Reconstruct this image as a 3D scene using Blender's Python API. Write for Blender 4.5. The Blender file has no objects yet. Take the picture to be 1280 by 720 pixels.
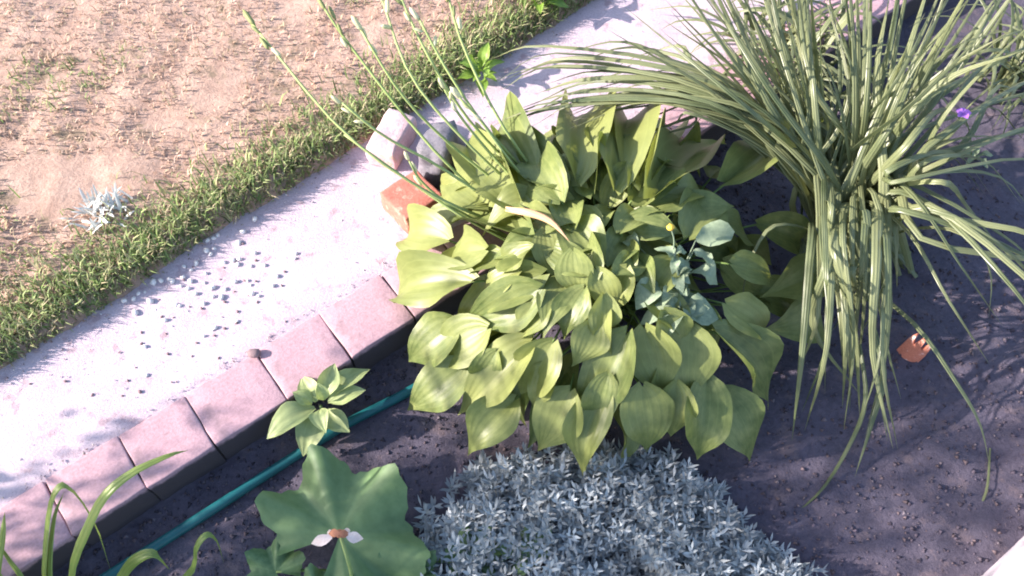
import bpy, bmesh, math, random
import numpy as np
from mathutils import Vector, Matrix, noise

random.seed(7); rng = np.random.default_rng(7)
S = bpy.context.scene
R = math.radians

# ------------------------------------------------------------------ camera
CAM_H, PITCH, HFOV = 2.0, 60.0, 60.0
cd = bpy.data.cameras.new('camera'); cam = bpy.data.objects.new('camera', cd)
S.collection.objects.link(cam); S.camera = cam
cam.location = (0, 0, CAM_H); cam.rotation_euler = (R(90 - PITCH), 0, 0)
cd.sensor_width = 36; cd.lens = 18 / math.tan(R(HFOV / 2)); cd.clip_start = .02; cd.clip_end = 500

# ------------------------------------------------------------------ sky + sun
SUN_EL, SUN_DIR = 26.0, (-1.0, -0.10)                 # low sun from the lawn side
w = bpy.data.worlds.new('World'); S.world = w; w.use_nodes = True
nt = w.node_tree; bg = nt.nodes['Background']
sky = nt.nodes.new('ShaderNodeTexSky'); sky.sky_type = 'NISHITA'; sky.sun_disc = False
sky.sun_elevation = R(SUN_EL); sky.sun_rotation = math.atan2(SUN_DIR[0], SUN_DIR[1])
sky.air_density = 1.0; sky.dust_density = 1.5
nt.links.new(sky.outputs[0], bg.inputs[0]); bg.inputs[1].default_value = .15
sl = bpy.data.lights.new('sun', 'SUN'); sun = bpy.data.objects.new('sun', sl); S.collection.objects.link(sun)
sl.energy = 5.0; sl.angle = R(.6); sl.color = (1.0, .89, .82)
sd = Vector((SUN_DIR[0], SUN_DIR[1], 0)).normalized() * math.cos(R(SUN_EL)) + Vector((0, 0, math.sin(R(SUN_EL))))
sun.rotation_euler = (-sd).to_track_quat('-Z', 'Y').to_euler(); sun.location = sd * 6
vs = S.view_settings; vs.view_transform = 'Standard'; vs.look = 'None'; vs.exposure = 1.4; vs.gamma = 1
S.cycles.filter_width = 1.9

# ------------------------------------------------------------------ pixel -> place
_f = 640 / math.tan(R(HFOV / 2)); _p = R(PITCH)
_fw = Vector((0, math.cos(_p), -math.sin(_p))); _up = Vector((0, math.sin(_p), math.cos(_p)))
def at(x, y, z=0.0):
    d = _fw + Vector((1, 0, 0)) * ((x - 640) / _f) + _up * ((360 - y) / _f)
    return Vector((0, 0, CAM_H)) + d * ((z - CAM_H) / d.z)
SOIL = -.105
O0 = at(0, 636); _d = at(505, 325) - O0
ANG = math.atan2(_d.y, _d.x)
U = Vector((math.cos(ANG), math.sin(ANG), 0)); V = Vector((-math.sin(ANG), math.cos(ANG), 0))
def uv(u, v, z=0.0): return Vector((O0.x, O0.y, 0)) + U * u + V * v + Vector((0, 0, z))
def to_uv(p): q = p - O0; return q.dot(U), q.dot(V)
KERB_V = (to_uv(at(128, 646))[1] + to_uv(at(497, 413))[1]) / 2      # outer face of the kerb
_e = [to_uv(at(*q)) for q in ((23, 450), (155, 370), (272, 289), (350, 246), (416, 203), (640, 66), (735, 6))]
EU = [-30] + [a for a, b in _e] + [30]; EV = [_e[0][1]] + [b for a, b in _e] + [_e[-1][1]]
def edge(u): return float(np.interp(u, EU, EV))

# ------------------------------------------------------------------ materials
def nodes(name):
    m = bpy.data.materials.new(name); m.use_nodes = True; t = m.node_tree
    return m, t, t.nodes['Principled BSDF'], t.nodes['Material Output']
def N(t, kind, **k):
    n = t.nodes.new(kind)
    for a, b in k.items():
        if a in n.inputs.keys(): n.inputs[a].default_value = b
        else: setattr(n, a, b)
    return n
def ramp(t, fac, stops):
    r = t.nodes.new('ShaderNodeValToRGB'); e = r.color_ramp.elements
    while len(e) < len(stops): e.new(.5)
    for i, (p, c) in enumerate(stops): e[i].position = p; e[i].color = (*c, 1)
    t.links.new(fac, r.inputs[0]); return r.outputs[0]
def noisetex(t, scale, detail=4, co='Object', rough=.6):
    c = t.nodes.new('ShaderNodeTexCoord'); n = N(t, 'ShaderNodeTexNoise', Scale=scale, Detail=detail, Roughness=rough)
    t.links.new(c.outputs[co], n.inputs['Vector']); return n.outputs['Fac']
def bump(t, b, fac, dist, strength=1.0):
    n = N(t, 'ShaderNodeBump', Distance=dist, Strength=strength); t.links.new(fac, n.inputs['Height'])
    t.links.new(n.outputs[0], b.inputs['Normal']); return n
def mixc(t, fac, a, b, mode='MIX'):
    n = t.nodes.new('ShaderNodeMix'); n.data_type = 'RGBA'; n.blend_type = mode
    for sock, val in ((n.inputs[0], fac), (n.inputs[6], a), (n.inputs[7], b)):
        if isinstance(val, (int, float)): sock.default_value = val
        elif isinstance(val, tuple): sock.default_value = (*val, 1)
        else: t.links.new(val, sock)
    return n.outputs[2]
def rocky(name, c0, c1, scale, rough=.85, bd=.003, fine=120, spots=None):
    m, t, b, o = nodes(name)
    col = ramp(t, noisetex(t, scale, 6), [(.3, c0), (.7, c1)])
    col = mixc(t, .35, col, ramp(t, noisetex(t, fine, 3), [(.3, tuple(x * .55 for x in c0)), (.65, c1)]))
    if spots:
        col = mixc(t, ramp(t, noisetex(t, spots[1], 5), [(.56, (0, 0, 0)), (.66, (1, 1, 1))]), col, spots[0])
    t.links.new(col, b.inputs['Base Color']); b.inputs['Roughness'].default_value = rough
    bump(t, b, noisetex(t, fine, 6, rough=.75), bd, .8); return m
def leafy(name, c0, c1, veins=0, rough=.42, trans=.28, tcol=None, stripe=0, spec=.4):
    """leaf: colour shifts from leaf to leaf, blotchy, ribs run along the leaf (UV x is across, y along)"""
    m, t, b, o = nodes(name)
    oi = t.nodes.new('ShaderNodeObjectInfo')
    tc = t.nodes.new('ShaderNodeTexCoord'); sep = t.nodes.new('ShaderNodeSeparateXYZ'); t.links.new(tc.outputs['UV'], sep.inputs[0])
    base = ramp(t, oi.outputs['Random'], [(0, c0), (1, c1)])
    n1 = noisetex(t, 6 if veins else 9, 5)
    col = mixc(t, ramp(t, n1, [(.35, (0, 0, 0)), (.75, (.75, .75, .75))]), base, tuple(min(1, x * 1.25 + .012) for x in c1))
    fine = noisetex(t, 90, 4)
    if veins:
        mul = N(t, 'ShaderNodeMath', operation='MULTIPLY'); t.links.new(sep.outputs[0], mul.inputs[0]); mul.inputs[1].default_value = veins * 2 * math.pi
        sn = N(t, 'ShaderNodeMath', operation='COSINE'); t.links.new(mul.outputs[0], sn.inputs[0])
        v = ramp(t, sn.outputs[0], [(0.0, (0, 0, 0)), (.85, (0, 0, 0)), (1, (1, 1, 1))])
        col = mixc(t, .12, col, mixc(t, v, col, tuple(min(1, x * 1.7 + .04) for x in c1)))
        ad = N(t, 'ShaderNodeMath', operation='MULTIPLY_ADD'); t.links.new(fine, ad.inputs[0]); ad.inputs[1].default_value = .35
        t.links.new(sn.outputs[0], ad.inputs[2]); bump(t, b, ad.outputs[0], .00035 if veins > 4 else .0007, .6)
    else:
        bump(t, b, fine, .0006, .6)
    if not isinstance(col, tuple): t.links.new(col, b.inputs['Base Color'])
    b.inputs['Roughness'].default_value = rough; b.inputs['Specular IOR Level'].default_value = spec
    tr = t.nodes.new('ShaderNodeBsdfTranslucent')
    t.links.new(mixc(t, 1.0, col, tcol or (1.0, 1.0, .55), 'MULTIPLY'), tr.inputs[0])
    mx = t.nodes.new('ShaderNodeMixShader'); mx.inputs[0].default_value = trans
    t.links.new(b.outputs[0], mx.inputs[1]); t.links.new(tr.outputs[0], mx.inputs[2]); t.links.new(mx.outputs[0], o.inputs[0])
    return m
def tinted(name, rough=.7, trans=.25, spec=.3):
    """colour of each blade / crumb comes from its own attribute"""
    m, t, b, o = nodes(name)
    a = t.nodes.new('ShaderNodeAttribute'); a.attribute_name = 'tint'
    t.links.new(a.outputs['Color'], b.inputs['Base Color']); b.inputs['Roughness'].default_value = rough
    b.inputs['Specular IOR Level'].default_value = spec
    if trans:
        tr = t.nodes.new('ShaderNodeBsdfTranslucent'); t.links.new(a.outputs['Color'], tr.inputs[0])
        mx = t.nodes.new('ShaderNodeMixShader'); mx.inputs[0].default_value = trans
        t.links.new(b.outputs[0], mx.inputs[1]); t.links.new(tr.outputs[0], mx.inputs[2]); t.links.new(mx.outputs[0], o.inputs[0])
    return m
M = {
 'path': rocky('path_concrete', (.49, .385, .445), (.61, .51, .57), 7, .9, .004, 160, ((.40, .29, .325), 22)),
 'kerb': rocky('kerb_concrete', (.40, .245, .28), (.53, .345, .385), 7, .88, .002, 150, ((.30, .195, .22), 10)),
 'mortar': rocky('joint_dirt', (.06, .045, .045), (.12, .09, .085), 40),
 'soil': rocky('soil', (.066, .056, .084), (.118, .102, .142), 13, .95, .010, 70, ((.135, .105, .125), 18)),
 'lawn': rocky('dry_lawn_soil', (.34, .215, .165), (.54, .375, .30), 11, .95, .010, 90, ((.24, .175, .12), 12)),
 'apron': rocky('pale_concrete', (.5, .44, .5), (.6, .53, .58), 10, .9, .002),
 'brick': rocky('red_brick', (.44, .135, .098), (.57, .20, .15), 16, .9, .003, 120, ((.62, .33, .26), 30)),
 'pinkstone': rocky('pink_stone', (.50, .34, .36), (.66, .47, .48), 18, .85, .003, 110, ((.42, .33, .2), 14)),
 'greystone': rocky('grey_stone', (.10, .095, .115), (.20, .185, .22), 12, .6, .004, 90),
 'pebble': rocky('white_pebble', (.74, .69, .70), (.85, .81, .80), 60, .8, .001, 300),
 'darkpebble': rocky('brown_pebble', (.17, .11, .12), (.30, .20, .21), 60, .8, .001, 300),
 'shard': rocky('terracotta_shard', (.50, .16, .10), (.62, .23, .15), 30, .8, .001, 200, ((.85, .74, .70), 30)),
 'hosta': leafy('hosta_leaf', (.105, .150, .046), (.240, .268, .088), 7, .42, .30, spec=.45),
 'stalk': leafy('green_stalk', (.12, .19, .05), (.17, .25, .07), 0, .45, .1),
 'scape': leafy('flower_stalk', (.20, .28, .09), (.32, .39, .15), 0, .5, .1),
 'bud': leafy('flower_bud', (.50, .52, .30), (.66, .64, .46), 0, .5, .3, (1, 1, .8)),
 'seedbud': leafy('seed_bud', (.13, .16, .06), (.24, .26, .10), 0, .6, .1),
 'daylily': leafy('daylily_leaf', (.075, .104, .045), (.205, .225, .112), 3, .36, .24, spec=.5),
 'strap': leafy('strap_leaf', (.14, .21, .045), (.24, .32, .08), 3, .36, .25, spec=.5),
 'young': leafy('young_leaf', (.27, .33, .13), (.36, .42, .19), 3, .5, .25),
 'mallow': leafy('lobed_leaf', (.09, .165, .066), (.145, .225, .095), 5.41, .5, .2),
 'weed': leafy('weed_leaf', (.15, .21, .14), (.25, .31, .20), 0, .5, .2),
 'fresh': leafy('fresh_leaf', (.12, .22, .03), (.20, .31, .05), 2, .45, .3),
 'dry': leafy('dead_leaf', (.55, .27, .13), (.74, .46, .28), 3, .6, .3, (1, .8, .6)),
 'petal': leafy('pale_petal', (.78, .60, .58), (.85, .72, .70), 0, .6, .3, (1, .9, .85)),
 'brownpart': leafy('brown_calyx', (.34, .13, .07), (.44, .18, .10), 0, .6, .15, (1, .7, .5)),
 'yellow': leafy('yellow_petal', (.70, .46, .05), (.80, .55, .08), 0, .6, .2, (1, .9, .5)),
 'violet': leafy('violet_petal', (.36, .14, .58), (.46, .20, .68), 0, .6, .25, (1, .8, 1)),
 'silver': leafy('silver_tuft', (.50, .52, .50), (.64, .65, .63), 0, .6, .25, (1, 1, 1)),
 'hose': None, 'tint': tinted('tinted_blades'), 'crumb': tinted('soil_crumbs', .95, 0, .2),
}
m, t, b, o = nodes('teal_hose'); M['hose'] = m
t.links.new(ramp(t, noisetex(t, 30, 4), [(.3, (.006, .085, .098)), (.75, (.010, .120, .132))]), b.inputs['Base Color'])
b.inputs['Roughness'].default_value = .42; bump(t, b, noisetex(t, 160, 3), .0006, .5)

# shade painted dark on the sides of the kerb blocks (ragged edge just under the arris)
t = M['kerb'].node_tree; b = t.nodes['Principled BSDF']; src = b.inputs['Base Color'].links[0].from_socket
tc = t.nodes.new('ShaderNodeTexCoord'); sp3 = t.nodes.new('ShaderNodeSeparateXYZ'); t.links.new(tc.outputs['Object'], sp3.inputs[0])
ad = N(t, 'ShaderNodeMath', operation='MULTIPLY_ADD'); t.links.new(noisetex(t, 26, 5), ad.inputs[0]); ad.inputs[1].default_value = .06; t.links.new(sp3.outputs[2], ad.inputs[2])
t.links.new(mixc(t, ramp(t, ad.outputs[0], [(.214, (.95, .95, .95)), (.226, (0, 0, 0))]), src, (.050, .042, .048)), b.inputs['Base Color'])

# ------------------------------------------------------------------ object helpers
def link(name, me, parent=None, mat=None):
    ob = bpy.data.objects.new(name, me); S.collection.objects.link(ob)
    if mat is not None and me is not None and not me.materials: me.materials.append(mat)
    if parent: ob.parent = parent
    return ob
def mesh(name, verts, faces, mat=None, uvs=None, smooth=True):
    me = bpy.data.meshes.new(name); me.from_pydata([tuple(v) for v in verts], [], faces)
    if uvs is not None:
        l = me.uv_layers.new(name='UVMap'); idx = np.empty(len(me.loops), dtype=np.int32)
        me.loops.foreach_get('vertex_index', idx); l.data.foreach_set('uv', np.asarray(uvs, dtype=np.float32)[idx].ravel())
    if smooth: me.polygons.foreach_set('use_smooth', [True] * len(me.polygons))
    if mat: me.materials.append(mat)
    return me
def thing(name, loc, label, cat, group=None):
    o = link(name, None); o.location = loc; o.empty_display_size = .05; return tag(o, label, cat, group)
def tag(o, label, cat, group=None, kind=None):
    if label: o['label'] = label
    if cat: o['category'] = cat
    if group: o['group'] = group
    if kind: o['kind'] = kind
    return o
def struct(o, kind='structure', label=None): o['kind'] = kind; return o
def catmull(P, n):
    P = [Vector(p) for p in P]; P = [P[0] * 2 - P[1]] + P + [P[-1] * 2 - P[-2]]; out = []; k = len(P) - 3
    for i in range(n + 1):
        x = i / n * k; j = min(int(x), k - 1); s = x - j; a, b, c, d = P[j:j + 4]
        out.append(.5 * ((2 * b) + (c - a) * s + (2 * a - 5 * b + 4 * c - d) * s * s + (3 * b - a - 3 * c + d) * s ** 3))
    return out
def tube(pts, rad, sides=6, cap=True):
    vs_, fs, uvs = [], [], []; n = len(pts)
    for i, p in enumerate(pts):
        tg = (pts[min(i + 1, n - 1)] - pts[max(i - 1, 0)]).normalized()
        a = tg.cross(Vector((.31, .17, .93))); a = a.normalized() if a.length > 1e-4 else Vector((1, 0, 0)); b_ = tg.cross(a)
        r = rad(i / (n - 1)) if callable(rad) else rad
        for k in range(sides):
            th = 2 * math.pi * k / sides; vs_.append(p + (a * math.cos(th) + b_ * math.sin(th)) * r); uvs.append((k / sides, i / (n - 1)))
    for i in range(n - 1):
        for k in range(sides):
            k2 = (k + 1) % sides; fs.append((i * sides + k, i * sides + k2, (i + 1) * sides + k2, (i + 1) * sides + k))
    if cap: fs += [tuple(range(sides))[::-1], tuple(range((n - 1) * sides, n * sides))]
    return vs_, fs, uvs
def put_tube(name, pts, rad, mat, root, sides=6):
    off = root.location if root else Vector(); v, f, u = tube([Vector(p) - off for p in pts], rad, sides)
    return link(name, mesh(name, v, f, mat, u), root)
def strap_mesh(name, ctrl, width, mat, off, n=16, fold=.35, twist=0.0, side=None):
    """a long leaf: creased strip along the control points, tapering to its tip"""
    P = catmull(ctrl, n); h = P[-1] - P[0]; h.z = 0
    if side is None:
        side = Vector((-h.y, h.x, 0)); side = side.normalized() if side.length > 1e-3 else Vector((1, 0, 0))
    vs_, fs, uvs = [], [], []
    for i, p in enumerate(P):
        s = i / n; tg = (P[min(i + 1, n)] - P[max(i - 1, 0)]).normalized()
        a = (side - tg * side.dot(tg)).normalized(); nr = a.cross(tg).normalized()
        if nr.z < 0 and abs(nr.z) > .3: pass
        a = Matrix.Rotation(twist * s, 3, tg) @ a; nr = a.cross(tg).normalized()
        wd = width * .5 * (.72 + .28 * min(1, s * 4)) * max(.02, 1 - s ** 2.6)
        for k in (-1, 0, 1):
            vs_.append(p + a * wd * k * (1 - .25 * fold) + nr * (wd * fold * abs(k)) - off); uvs.append((.5 + .5 * k, s))
    for i in range(n):
        for k in range(2):
            q = i * 3 + k; fs.append((q, q + 1, q + 4, q + 3))
    return mesh(name, vs_, fs, mat, uvs)
def strap(root, ctrl, width, mat, fold=.35, twist=0.0, n=16, name='leaf'):
    return link(name, strap_mesh(name, ctrl, width, mat, root.location, n, fold, twist), root)

PROF = {'hosta': ([0, .03, .09, .18, .30, .42, .56, .68, .80, .90, 1], [.10, .42, .70, .92, 1, .95, .78, .54, .28, .11, 0]),
        'ellip': ([0, .06, .2, .4, .55, .75, .9, 1], [.14, .24, .62, .96, 1, .72, .32, 0]),
        'lance': ([0, .1, .3, .5, .8, 1], [.3, .6, .95, 1, .45, 0])}
def blade(name, prof, mat, nt_=12, ns=10, fold=.18, arch=.16, curl=.22, rib=.0035, wave=.05, lobe=.10, seed=0):
    """unit leaf: x 0..1 from stalk to tip, half width .5, upper side +z"""
    r = random.Random(seed); px_, py_ = PROF[prof]; vs_, uvs, fs = [], [], []; ph = r.uniform(0, 6); bend = r.uniform(-.06, .06)
    for i in range(nt_ + 1):
        s = (i / nt_) ** 1.15 if i else 0; hw = .5 * float(np.interp(s, px_, py_))
        hw = max(hw, .004)
        for k in range(ns + 1):
            q = -1 + 2 * k / ns; a = abs(q)
            x = s - lobe * (1 - s) ** 7 * a; y = q * hw + bend * math.sin(math.pi * s)
            z = fold * hw * (a ** 1.3) * (1 - .5 * s) + arch * math.sin(math.pi * s * .9) - curl * s ** 2.4
            z += rib * math.cos(q * math.pi * ns / 2) * (hw * 2) + wave * q * a * math.sin(7 * s + ph + (1 if q > 0 else 0)) * hw * 2
            vs_.append((x, y, z)); uvs.append(((q + 1) / 2, s))
    for i in range(nt_):
        for k in range(ns):
            q = i * (ns + 1) + k; fs.append((q, q + 1, q + ns + 2, q + ns + 1)[::-1])
    return mesh(name, vs_, fs, mat, uvs)
def place_leaf(root, me, B, T, width, nhint, name='leaf', roll=0.0):
    x = T - B; L = x.length; x = x / L; z = nhint - x * nhint.dot(x); z.normalize(); y = z.cross(x)
    m_ = Matrix((x, y, z)).transposed()
    m_ = m_ @ Matrix.Rotation(roll, 3, 'X') @ Matrix.Diagonal((L, width, L))
    o = link(name, me, root); o.matrix_local = Matrix.Translation(B - root.location) @ m_.to_4x4(); return o
def stone_mesh(name, mat, size, seed, sub=2, rough=.22, box=0.0):
    bm = bmesh.new(); bmesh.ops.create_icosphere(bm, subdivisions=sub, radius=1)
    for v in bm.verts:
        c = v.co.copy()
        if box:
            k = max(abs(c.x), abs(c.y), abs(c.z)); c = c.lerp(c / k * .85, box)
        n_ = noise.noise(c * 1.6 + Vector((seed * 7.1, seed * 3.3, 0))) + .4 * noise.noise(c * 4 + Vector((seed, 0, 5)))
        v.co = Vector((c.x * size[0], c.y * size[1], c.z * size[2])) * (1 + rough * n_)
    me = bpy.data.meshes.new(name); bm.to_mesh(me); bm.free(); me.materials.append(mat)
    me.polygons.foreach_set('use_smooth', [True] * len(me.polygons)); return me
def block_mesh(name, mat, sx, sy, sz, seed, cuts=3, bev=.006, rough=.002):
    """worn rectangular block, base at z=0"""
    bm = bmesh.new(); bmesh.ops.create_cube(bm, size=1)
    for v in bm.verts: v.co = Vector((v.co.x * sx, v.co.y * sy, (v.co.z + .5) * sz))
    bmesh.ops.bevel(bm, geom=bm.edges[:], offset=bev, segments=2, affect='EDGES', profile=.6)
    bmesh.ops.subdivide_edges(bm, edges=[e for e in bm.edges if e.calc_length() > .03], cuts=cuts, use_grid_fill=True)
    for v in bm.verts:
        p = v.co * 22 + Vector((seed * 5.3, seed, 0)); v.co += Vector((noise.noise(p), noise.noise(p + Vector((9, 0, 0))), noise.noise(p + Vector((0, 9, 0))))) * rough
    me = bpy.data.meshes.new(name); bm.to_mesh(me); bm.free(); me.materials.append(mat)
    me.polygons.foreach_set('use_smooth', [True] * len(me.polygons)); return me
def bulk(name, V_, F_, C_, mat, kind='stuff'):
    """many tiny faces joined: V_ (n,3), F_ (m,3) triangles, C_ (n,3) colours"""
    me = bpy.data.meshes.new(name); V_ = np.asarray(V_, np.float32); F_ = np.asarray(F_, np.int32)
    me.vertices.add(len(V_)); me.vertices.foreach_set('co', V_.ravel())
    me.loops.add(F_.size); me.loops.foreach_set('vertex_index', F_.ravel())
    me.polygons.add(len(F_)); me.polygons.foreach_set('loop_start', np.arange(0, F_.size, 3, dtype=np.int32))
    me.update(calc_edges=True)
    a = me.attributes.new('tint', 'FLOAT_COLOR', 'POINT'); c4 = np.ones((len(V_), 4), np.float32); c4[:, :3] = C_; a.data.foreach_set('color', c4.ravel())
    me.materials.append(mat); me.validate(); o = link(name, me); o['kind'] = kind; return o

# ------------------------------------------------------------------ the setting: lawn, path, kerb, bed
def axis(a, b, fine, far):
    core = np.arange(a, b, fine); out = [a - far * k ** 2 for k in range(8, 0, -1)]; out2 = [b + far * k ** 2 for k in range(0, 9)]
    return np.array(out + list(core) + out2)
def nz(u, v, s, o=0): return noise.noise(Vector((u * s + o, v * s, o * .7)))
us = axis(-.9, 2.9, .022, .45)
vs2 = np.concatenate([np.array([-.02, 0, .008, .016, .026, .038, .052, .07]), np.arange(.09, 1.5, .022), np.array([1.6, 1.8, 2.2, 3, 5, 9, 16, 30])])
def lawn_z(u, d):
    z = .046 * min(1, max(0, d) / .035) ** .7 - .006
    if d > -.001: z += .012 * nz(u, d, 7) + .006 * nz(u, d, 24) + .004 * nz(u, d, 50, 3)
    return z
v_, f_ = [], []
for u in us:
    e = edge(u)
    for d in vs2: v_.append(uv(u, e + d + (.012 * nz(u, 0, 14) + .006 * nz(u, 1, 40)) * max(0, 1 - d * 6), lawn_z(u, d)))
nv = len(vs2)
for i in range(len(us) - 1):
    for k in range(nv - 1): q = i * nv + k; f_.append((q, q + nv, q + nv + 1, q + 1))
struct(link('lawn', mesh('lawn', v_, f_, M['lawn'])))
# path
pv = np.concatenate([np.array([-.006]), np.arange(.02, .56, .03)])
v_, f_ = [], []
for u in us:
    for k in pv: v_.append(uv(u, k, .0012 * nz(u, k, 30) + .0015 * nz(u, k, 9) - (.006 if k < 0 else 0)))
for i in range(len(us) - 1):
    for k in range(len(pv) - 1): q = i * len(pv) + k; f_.append((q, q + len(pv), q + len(pv) + 1, q + 1))
struct(link('path', mesh('path', v_, f_, M['path'])))
# bed soil
KW = -KERB_V
sv = np.concatenate([np.array([.0, .015]), np.arange(.03, 1.9, .02), np.array([2.0, 2.3, 3, 4.5, 8, 15, 28])])
def soil_z(p):
    return SOIL + .016 * noise.noise(p * 4.5) + .011 * noise.noise(p * 13) + .010 * abs(noise.noise(p * 30))
v_, f_ = [], []
for u in us:
    for k in sv:
        p = uv(u, KERB_V + .01 - k, 0); v_.append((p.x, p.y, soil_z(Vector((p.x, p.y, 0)))))
n_ = len(sv)
for i in range(len(us) - 1):
    for k in range(n_ - 1): q = i * n_ + k; f_.append((q, q + 1, q + n_ + 1, q + n_))
struct(link('garden_soil', mesh('garden_soil', v_, f_, M['soil'])))
# kerb: a row of concrete blocks, dirt in the joints
ju = sorted(to_uv((at(a, b_, .006) + at(c, d, .006)) / 2)[0] for a, b_, c, d in ((140, 555, 200, 615), (235, 500, 275, 570), (312, 443, 365, 493), (398, 390, 437, 445)))
while ju[0] > -3.0: ju.insert(0, ju[0] - .185 - random.uniform(-.008, .008))
while ju[-1] < 6.5: ju.append(ju[-1] + .188 + random.uniform(-.008, .008))
c_, L_ = (ju[0] + ju[-1]) / 2, ju[-1] - ju[0]
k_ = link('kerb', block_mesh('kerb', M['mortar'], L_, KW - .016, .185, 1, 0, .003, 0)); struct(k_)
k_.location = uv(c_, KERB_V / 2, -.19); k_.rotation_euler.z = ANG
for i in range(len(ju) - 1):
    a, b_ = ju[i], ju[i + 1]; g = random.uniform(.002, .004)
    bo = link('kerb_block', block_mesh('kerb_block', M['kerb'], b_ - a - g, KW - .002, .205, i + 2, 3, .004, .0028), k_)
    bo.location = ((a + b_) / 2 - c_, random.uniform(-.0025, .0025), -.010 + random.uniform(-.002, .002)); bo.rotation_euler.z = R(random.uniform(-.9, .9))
# pale paving corner
pm = link('paving', block_mesh('paving', M['apron'], 1.6, 1.2, .16, 3, 6, .012, .003)); struct(pm)
c1, c2 = at(1236, 724, .02), at(1288, 676, .02); dd = (c2 - c1).normalized(); nn = Vector((dd.y, -dd.x, 0))
pm.location = (c1 + c2) / 2 + nn * .60 + dd * .1; pm.location.z = -.14; pm.rotation_euler.z = math.atan2(dd.y, dd.x)

# ------------------------------------------------------------------ grass
def blades(pts, length, lean, width, cols, jit=.25):
    """pts (n,3) base; 5-vertex bent blades"""
    n = len(pts); az = rng.uniform(0, 2 * np.pi, n); L = length * rng.uniform(.45, 1.25, n); ln = lean * rng.uniform(.3, 1.5, n)
    d = np.stack([np.cos(az), np.sin(az), np.zeros(n)], 1); s = np.stack([-np.sin(az), np.cos(az), np.zeros(n)], 1); up = np.array([0, 0, 1.0])
    w_ = (width * rng.uniform(.6, 1.3, n))[:, None]; L = L[:, None]; ln = ln[:, None]
    mid = pts + up * L * .55 * np.cos(ln * .6) + d * L * .55 * np.sin(ln * .6)
    tip = mid + up * L * .45 * np.cos(ln * 1.5) + d * L * .45 * np.sin(ln * 1.5)
    Vv = np.stack([pts - s * w_ * .5, pts + s * w_ * .5, mid - s * w_ * .42, mid + s * w_ * .42, tip], 1).reshape(-1, 3)
    b0 = (np.arange(n) * 5)[:, None]
    Ff = np.concatenate([b0 + np.array([0, 1, 3]), b0 + np.array([0, 3, 2]), b0 + np.array([2, 3, 4])], 1).reshape(-1, 3)
    c = np.asarray(cols)[rng.integers(0, len(cols), n)] * rng.uniform(1 - jit, 1 + jit, (n, 1)); c = np.repeat(c, 5, 0)
    return Vv, Ff, c
def scatter_lawn(n, u0, u1, dfun):
    u = rng.uniform(u0, u1, n); d = dfun(n, u); P = np.array([uv(a, edge(a) + b_, lawn_z(a, b_) - .002) for a, b_ in zip(u, d)]); return P, u, d
GREEN = [(.20, .28, .09), (.26, .34, .125), (.15, .21, .07), (.31, .37, .16), (.38, .38, .20), (.46, .39, .25)]
DRY = [(.56, .40, .30), (.48, .33, .245), (.62, .46, .36), (.40, .27, .20), (.42, .35, .23)]
def band(n, u):      # green verge: wider towards the near end
    return np.abs(rng.normal(0, 1, n)) * (.085 + .07 * np.clip(.6 - u, 0, 1)) + .002
P, u, d = scatter_lawn(13000, -.7, 2.7, band); A = blades(P, .050, .75, .0040, GREEN, .4)
P, u, d = scatter_lawn(2600, -.7, 2.7, lambda n, u: rng.uniform(-.004, .05, n)); Bq = blades(P, .03, 1.0, .004, DRY + GREEN)
o1 = len(A[0]); V1 = np.concatenate([A[0], Bq[0]]); F1 = np.concatenate([A[1], Bq[1] + o1]); C1 = np.concatenate([A[2], Bq[2]])
g = bulk('grass', V1, F1, C1, M['tint']); tag(g, 'short green grass along the edge of the pale path', 'grass')
P, u, d = scatter_lawn(26000, -.7, 2.9, lambda n, u: rng.uniform(.03, 1.45, n)); 
keep = np.array([nz(a, b_, 6, 2) + .3 * nz(a, b_, 19, 4) for a, b_ in zip(u, d)]) > -.22
A = blades(P[keep], .028, 1.25, .0038, DRY, .3)
near = np.array([(nz(a, b_, 4, 8) + .9 * max(0, .55 - a) + .45 * max(0, .4 - b_)) for a, b_ in zip(u, d)]) > .36
Bq = blades(P[near], .032, .9, .004, GREEN + DRY[:2], .25)
V1 = np.concatenate([A[0], Bq[0]]); F1 = np.concatenate([A[1], Bq[1] + len(A[0])]); C1 = np.concatenate([A[2], Bq[2]])
g = bulk('dry_grass', V1, F1, C1, M['tint']); tag(g, 'sparse straw coloured dry grass over the bare lawn', 'dry grass')

# soil crumbs and litter in the bed (uncountable)
def crumbs(name, n, pfun, smin, smax, cols, mat, flat=.6):
    tet = np.array([(1, 0, -.4), (-.5, .87, -.4), (-.5, -.87, -.4), (0, 0, .9)]); tf = np.array([(0, 1, 3), (1, 2, 3), (2, 0, 3), (0, 2, 1)])
    Vv, Ff, Cc = [], [], []
    for i in range(n):
        p = pfun(); s = smin + (smax - smin) * random.random() ** 2.5; a = random.uniform(0, 6.3); ca, sa = math.cos(a), math.sin(a)
        q = tet * np.array([1, random.uniform(.5, 1), flat]) * s * rng.uniform(.75, 1.25, (4, 1)); q = np.stack([q[:, 0] * ca - q[:, 1] * sa, q[:, 0] * sa + q[:, 1] * ca, q[:, 2]], 1)
        Vv.append(q + np.array(p)); Ff.append(tf + 4 * i); Cc.append(np.repeat(np.array([cols[random.randrange(len(cols))]]) * random.uniform(.7, 1.25), 4, 0))
    return bulk(name, np.concatenate(Vv), np.concatenate(Ff), np.concatenate(Cc), mat)
def soil_pt():
    p = uv(random.uniform(-.5, 2.7), KERB_V - .01 - random.random() ** 1.3 * 1.8); p.z = soil_z(Vector((p.x, p.y, 0))) + .002; return p
g = crumbs('soil_crumbs', 22000, soil_pt, .0018, .0095, [(.085, .070, .092), (.11, .09, .12), (.07, .058, .075), (.14, .105, .115), (.16, .135, .155)], M['crumb'])
tag(g, 'loose crumbs of soil and litter over the flower bed', 'soil crumbs')
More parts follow.
